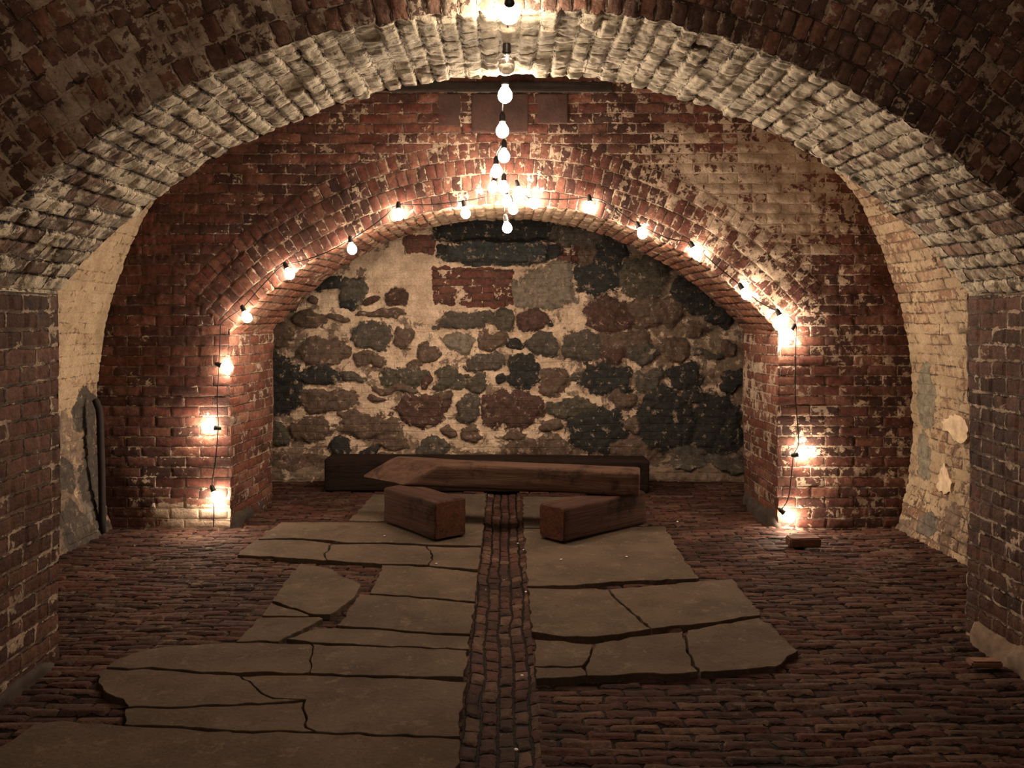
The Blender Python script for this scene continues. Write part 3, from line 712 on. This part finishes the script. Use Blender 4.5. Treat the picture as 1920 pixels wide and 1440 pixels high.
# ------------------------------------------------------------------ small things
M_rust = simple('rusty_iron', (0.016, 0.011, 0.009), 0.85, 0.0, 25)
M_iron = simple('dark_iron', (0.030, 0.022, 0.018), 0.65, 0.3, 15)
def box_bm(sx, sy, sz, bev=0.004, sub=0, rough=0.0, seed=0):
    bm = bmesh.new(); bmesh.ops.create_cube(bm, size=1)
    for v in bm.verts: v.co = Vector((v.co.x*sx, v.co.y*sy, v.co.z*sz))
    bmesh.ops.bevel(bm, geom=bm.edges[:], offset=bev, segments=2, affect='EDGES')
    if sub:
        bmesh.ops.subdivide_edges(bm, edges=bm.edges[:], cuts=sub, use_grid_fill=True)
        for v in bm.verts:
            v.co += v.normal*float((fbm(np.array([v.co.x*25+seed]), np.array([(v.co.y+v.co.z)*25]), seed, 3)[0]-0.5))*rough
    bmesh.ops.recalc_face_normals(bm, faces=bm.faces)
    return bm
# iron bar high on the far arch wall
o = obj('iron_bar', box_bm(1.62, 0.05, 0.065, 0.006, 3, 0.006, 3), M_iron); p = at(936, 163, 6.11); o.location = p; o.rotation_euler = (0, 0.003, 0)
tag(o, 'dark horizontal iron bar fixed high on the brick wall above the far arch', 'bar')
# three bricked-up sockets below it
def infill_mat():
    b = NB('socket_infill'); P = b.objco(); n = b.noise(P, 9, 8, 0.65)
    c = b.mix(b.ss(0.35, 0.65, n), (0.080, 0.042, 0.034), (0.052, 0.030, 0.025))
    return b.principled(c, 0.85, b.m('ADD', n, b.m('MULTIPLY', b.noise(P, 60, 4), 0.3)), 0.6, 0.01)
M_inf = infill_mat()
for x0, x1, y0, y1, lb in ((820, 862, 174, 236, 'smooth brown infill block left of the central one, below the iron bar'),
                          (884, 990, 174, 246, 'widest smooth brown infill block below the middle of the iron bar'),
                          (1008, 1065, 174, 230, 'smooth brown infill block right of the central one, below the iron bar')):
    a = at(x0, y1, 6.12); c = at(x1, y0, 6.12)
    o = obj('infill_block', box_bm(c.x-a.x, 0.09, c.z-a.z, 0.006, 3, 0.006, int(x0)), M_inf); o.location = ((a.x+c.x)/2, 6.183, (a.z+c.z)/2)
    tag(o, lb, 'infill block', 'brown infill blocks under the iron bar')
# rusty pipe standing in the left corner
pp = [at(179, 750, 6.0), at(183, 760, 5.99), at(187, 775, 5.99), at(189, 830, 5.99), at(191, 900, 5.99), at(192, 999, 5.99)]
o = tube('iron_pipe', pp, 0.024, M_rust, n=12); tag(o, 'rusty iron pipe standing upright in the left corner beside the far pier', 'pipe')
# loose bricks
M_lb = simple('loose_brick_clay', (0.15, 0.07, 0.045), 0.9, 0, 30)
o = obj('loose_brick', box_bm(0.205, 0.10, 0.062, 0.008, 2, 0.008, 5), M_lb); p = onz(1511, 1029, 0); o.location = (p.x, p.y+0.05, 0.036); o.rotation_euler = (0, 0, 0.03)
tag(o, 'loose brick lying on the floor in front of the right pier', 'brick')
o = obj('brick_fragment', box_bm(0.13, 0.06, 0.03, 0.008, 2, 0.01, 8), simple('pale_brick', (0.26, 0.14, 0.09), 0.9, 0, 30)); p = onz(1853, 1256, 0); o.location = (p.x, p.y+0.03, 0.018); o.rotation_euler = (0, 0, -0.05)
tag(o, 'pale brick fragment on the floor at the foot of the right wall', 'brick')

# plaster patches left on the right side wall
M_plp = simple('cream_plaster', (0.52, 0.40, 0.27), 0.9, 0, 12)
def patch_on_wall(pix, side, label, th=0.012):
    """outline traced on the curved side wall"""
    def hit(px, py):
        # intersect the view ray with the barrel surface x^2+(z-VZ)^2=(VR)^2
        dx, dz = (px-HX)/F, -(py-HY)/F; c0 = H-VZ
        a_ = dx*dx+dz*dz; b_ = 2*c0*dz; c_ = c0*c0-(VR-0.02)**2
        Y = (-b_+math.sqrt(b_*b_-4*a_*c_))/(2*a_); return Vector((dx*Y, Y, H+dz*Y))
    base = [hit(*p) for p in pix]; pts_ = []
    for i, p in enumerate(base):
        q = base[(i+1) % len(base)]
        for k in range(5):
            v = p.lerp(q, k/5); v = v+Vector((0, (vnoise(v.z*40, v.y*30, 5)-0.5)*0.05, (vnoise(v.y*40, v.z*40, 8)-0.5)*0.04)) if k else v
            pts_.append(Vector((float(v.x), float(v.y), float(v.z))))
    bm = bmesh.new(); inn = Vector((-side, 0, 0))
    fr = [bm.verts.new(p+inn*th) for p in pts_]; bk = [bm.verts.new(p-inn*0.03) for p in pts_]
    c = sum(pts_, Vector())/len(pts_)+inn*(th+0.004); cv = bm.verts.new(c); n = len(pts_)
    for i in range(n):
        j = (i+1) % n; bm.faces.new((fr[i], fr[j], bk[j], bk[i])); bm.faces.new((cv, fr[i], fr[j]))
    bmesh.ops.recalc_face_normals(bm, faces=bm.faces)
    tag(obj('plaster_patch', bm, M_plp, smooth=False), label, 'plaster')
patch_on_wall([(1768,790),(1783,779),(1795,776),(1812,786),(1818,810),(1812,828),(1792,828),(1784,812),(1770,802)], 1, 'larger cream plaster remnant on the right side wall, at eye height')
patch_on_wall([(1772,868),(1779,880),(1788,905),(1786,925),(1772,928),(1760,915),(1762,893)], 1, 'smaller pointed cream plaster remnant low on the right side wall')

# rough stone footing courses along the pier bases
M_foot = simple('dark_footing_stone', (0.060, 0.046, 0.038), 0.95, 0, 18)
def footing(name, x, y0, y1, w, h, seed, mat=None):
    n = int((y1-y0)/0.02)+2; prof = [(0, 0), (w*0.2, h), (w*0.6, h*0.9), (w, h*0.45), (w*1.05, -0.03)]
    sg = 1 if w > 0 else -1
    P = np.zeros((n, len(prof), 3))
    for i in range(n):
        y = y0+(y1-y0)*i/(n-1)
        for j, (a, b_) in enumerate(prof):
            k = float(fbm(np.array([y*9+seed]), np.array([j*1.3]), seed, 3)[0])
            e = min(1, min(i, n-1-i)/5)**0.5
            P[i, j] = (x(y)-0.02*sg+a*(0.5+k)*e, y, (b_ if j else h*0.98)*(0.45+1.1*k)*e-0.02*(1-e))
    return grid(name, P, np.zeros((n, len(prof), 2)), mat or M_foot, {})
footing('baseboard_far_left', lambda y: -1.975-0.03*(y-6.15), 6.13, 7.1, 0.07, 0.09, 3)
footing('baseboard_far_right', lambda y: 1.97+0.03*(y-6.15), 6.13, 7.1, -0.07, 0.09, 6)
footing('baseboard_near_right', lambda y: 2.22, 3.2, 4.08, -0.06, 0.08, 11, simple('pale_mortar_footing', (0.20, 0.145, 0.105), 0.95, 0, 20))
footing('baseboard_near_left', lambda y: -1.96, 2.9, 3.74, 0.03, 0.05, 14)

# tiny bright chips scattered on the paving
M_chip = simple('white_chip', (0.75, 0.68, 0.58), 0.5, 0, 60)
chip0 = None
for (x, y, z, lb) in ((721,1005,.02,'tiny bright chip on the slab left of the left short timber'),
    (971,1019,0,'tiny bright chip in the brick channel, level with the short timber ends'),
    (982,1031,0,'tiny bright chip at the right channel edge just in front of the short timbers'),
    (818,1057,.02,'tiny bright chip on the front edge of the cracked left slab row'),
    (1052,1049,.02,'tiny bright chip on the broad right slab, straight in front of the right timber end'),
    (1175,1044,.02,'tiny bright chip on the broad right slab, toward its right side'),
    (968,1406,0,'tiny bright chip in the channel nearest the camera'),
    (979,1267,0,'tiny bright chip in the channel beside the front edge of the right paving'),
    (1270,978,0,'tiny bright chip on the brick floor behind the corner of the right paving'),
    (986,1110,0,'tiny bright chip at the channel edge beside the diagonal-crack slab row')):
    if chip0 is None:
        bm = bmesh.new(); bmesh.ops.create_icosphere(bm, subdivisions=2, radius=0.006)
        for v in bm.verts:
            v.co = Vector((v.co.x*1.4, v.co.y, v.co.z*0.6))*(0.8+0.5*float(vnoise(v.co.x*300, v.co.y*300+v.co.z*200, 4)))
        chip0 = obj('stone_chip', bm, M_chip); c_ = chip0
    else:
        c_ = chip0.copy(); COL.objects.link(c_)
    tag(c_, lb, 'chip', 'tiny bright chips on the floor')
    p = onz(x, y, z+0.003); c_.location = (p.x, p.y, z+0.004); c_.rotation_euler = (0, 0, x*1.7)
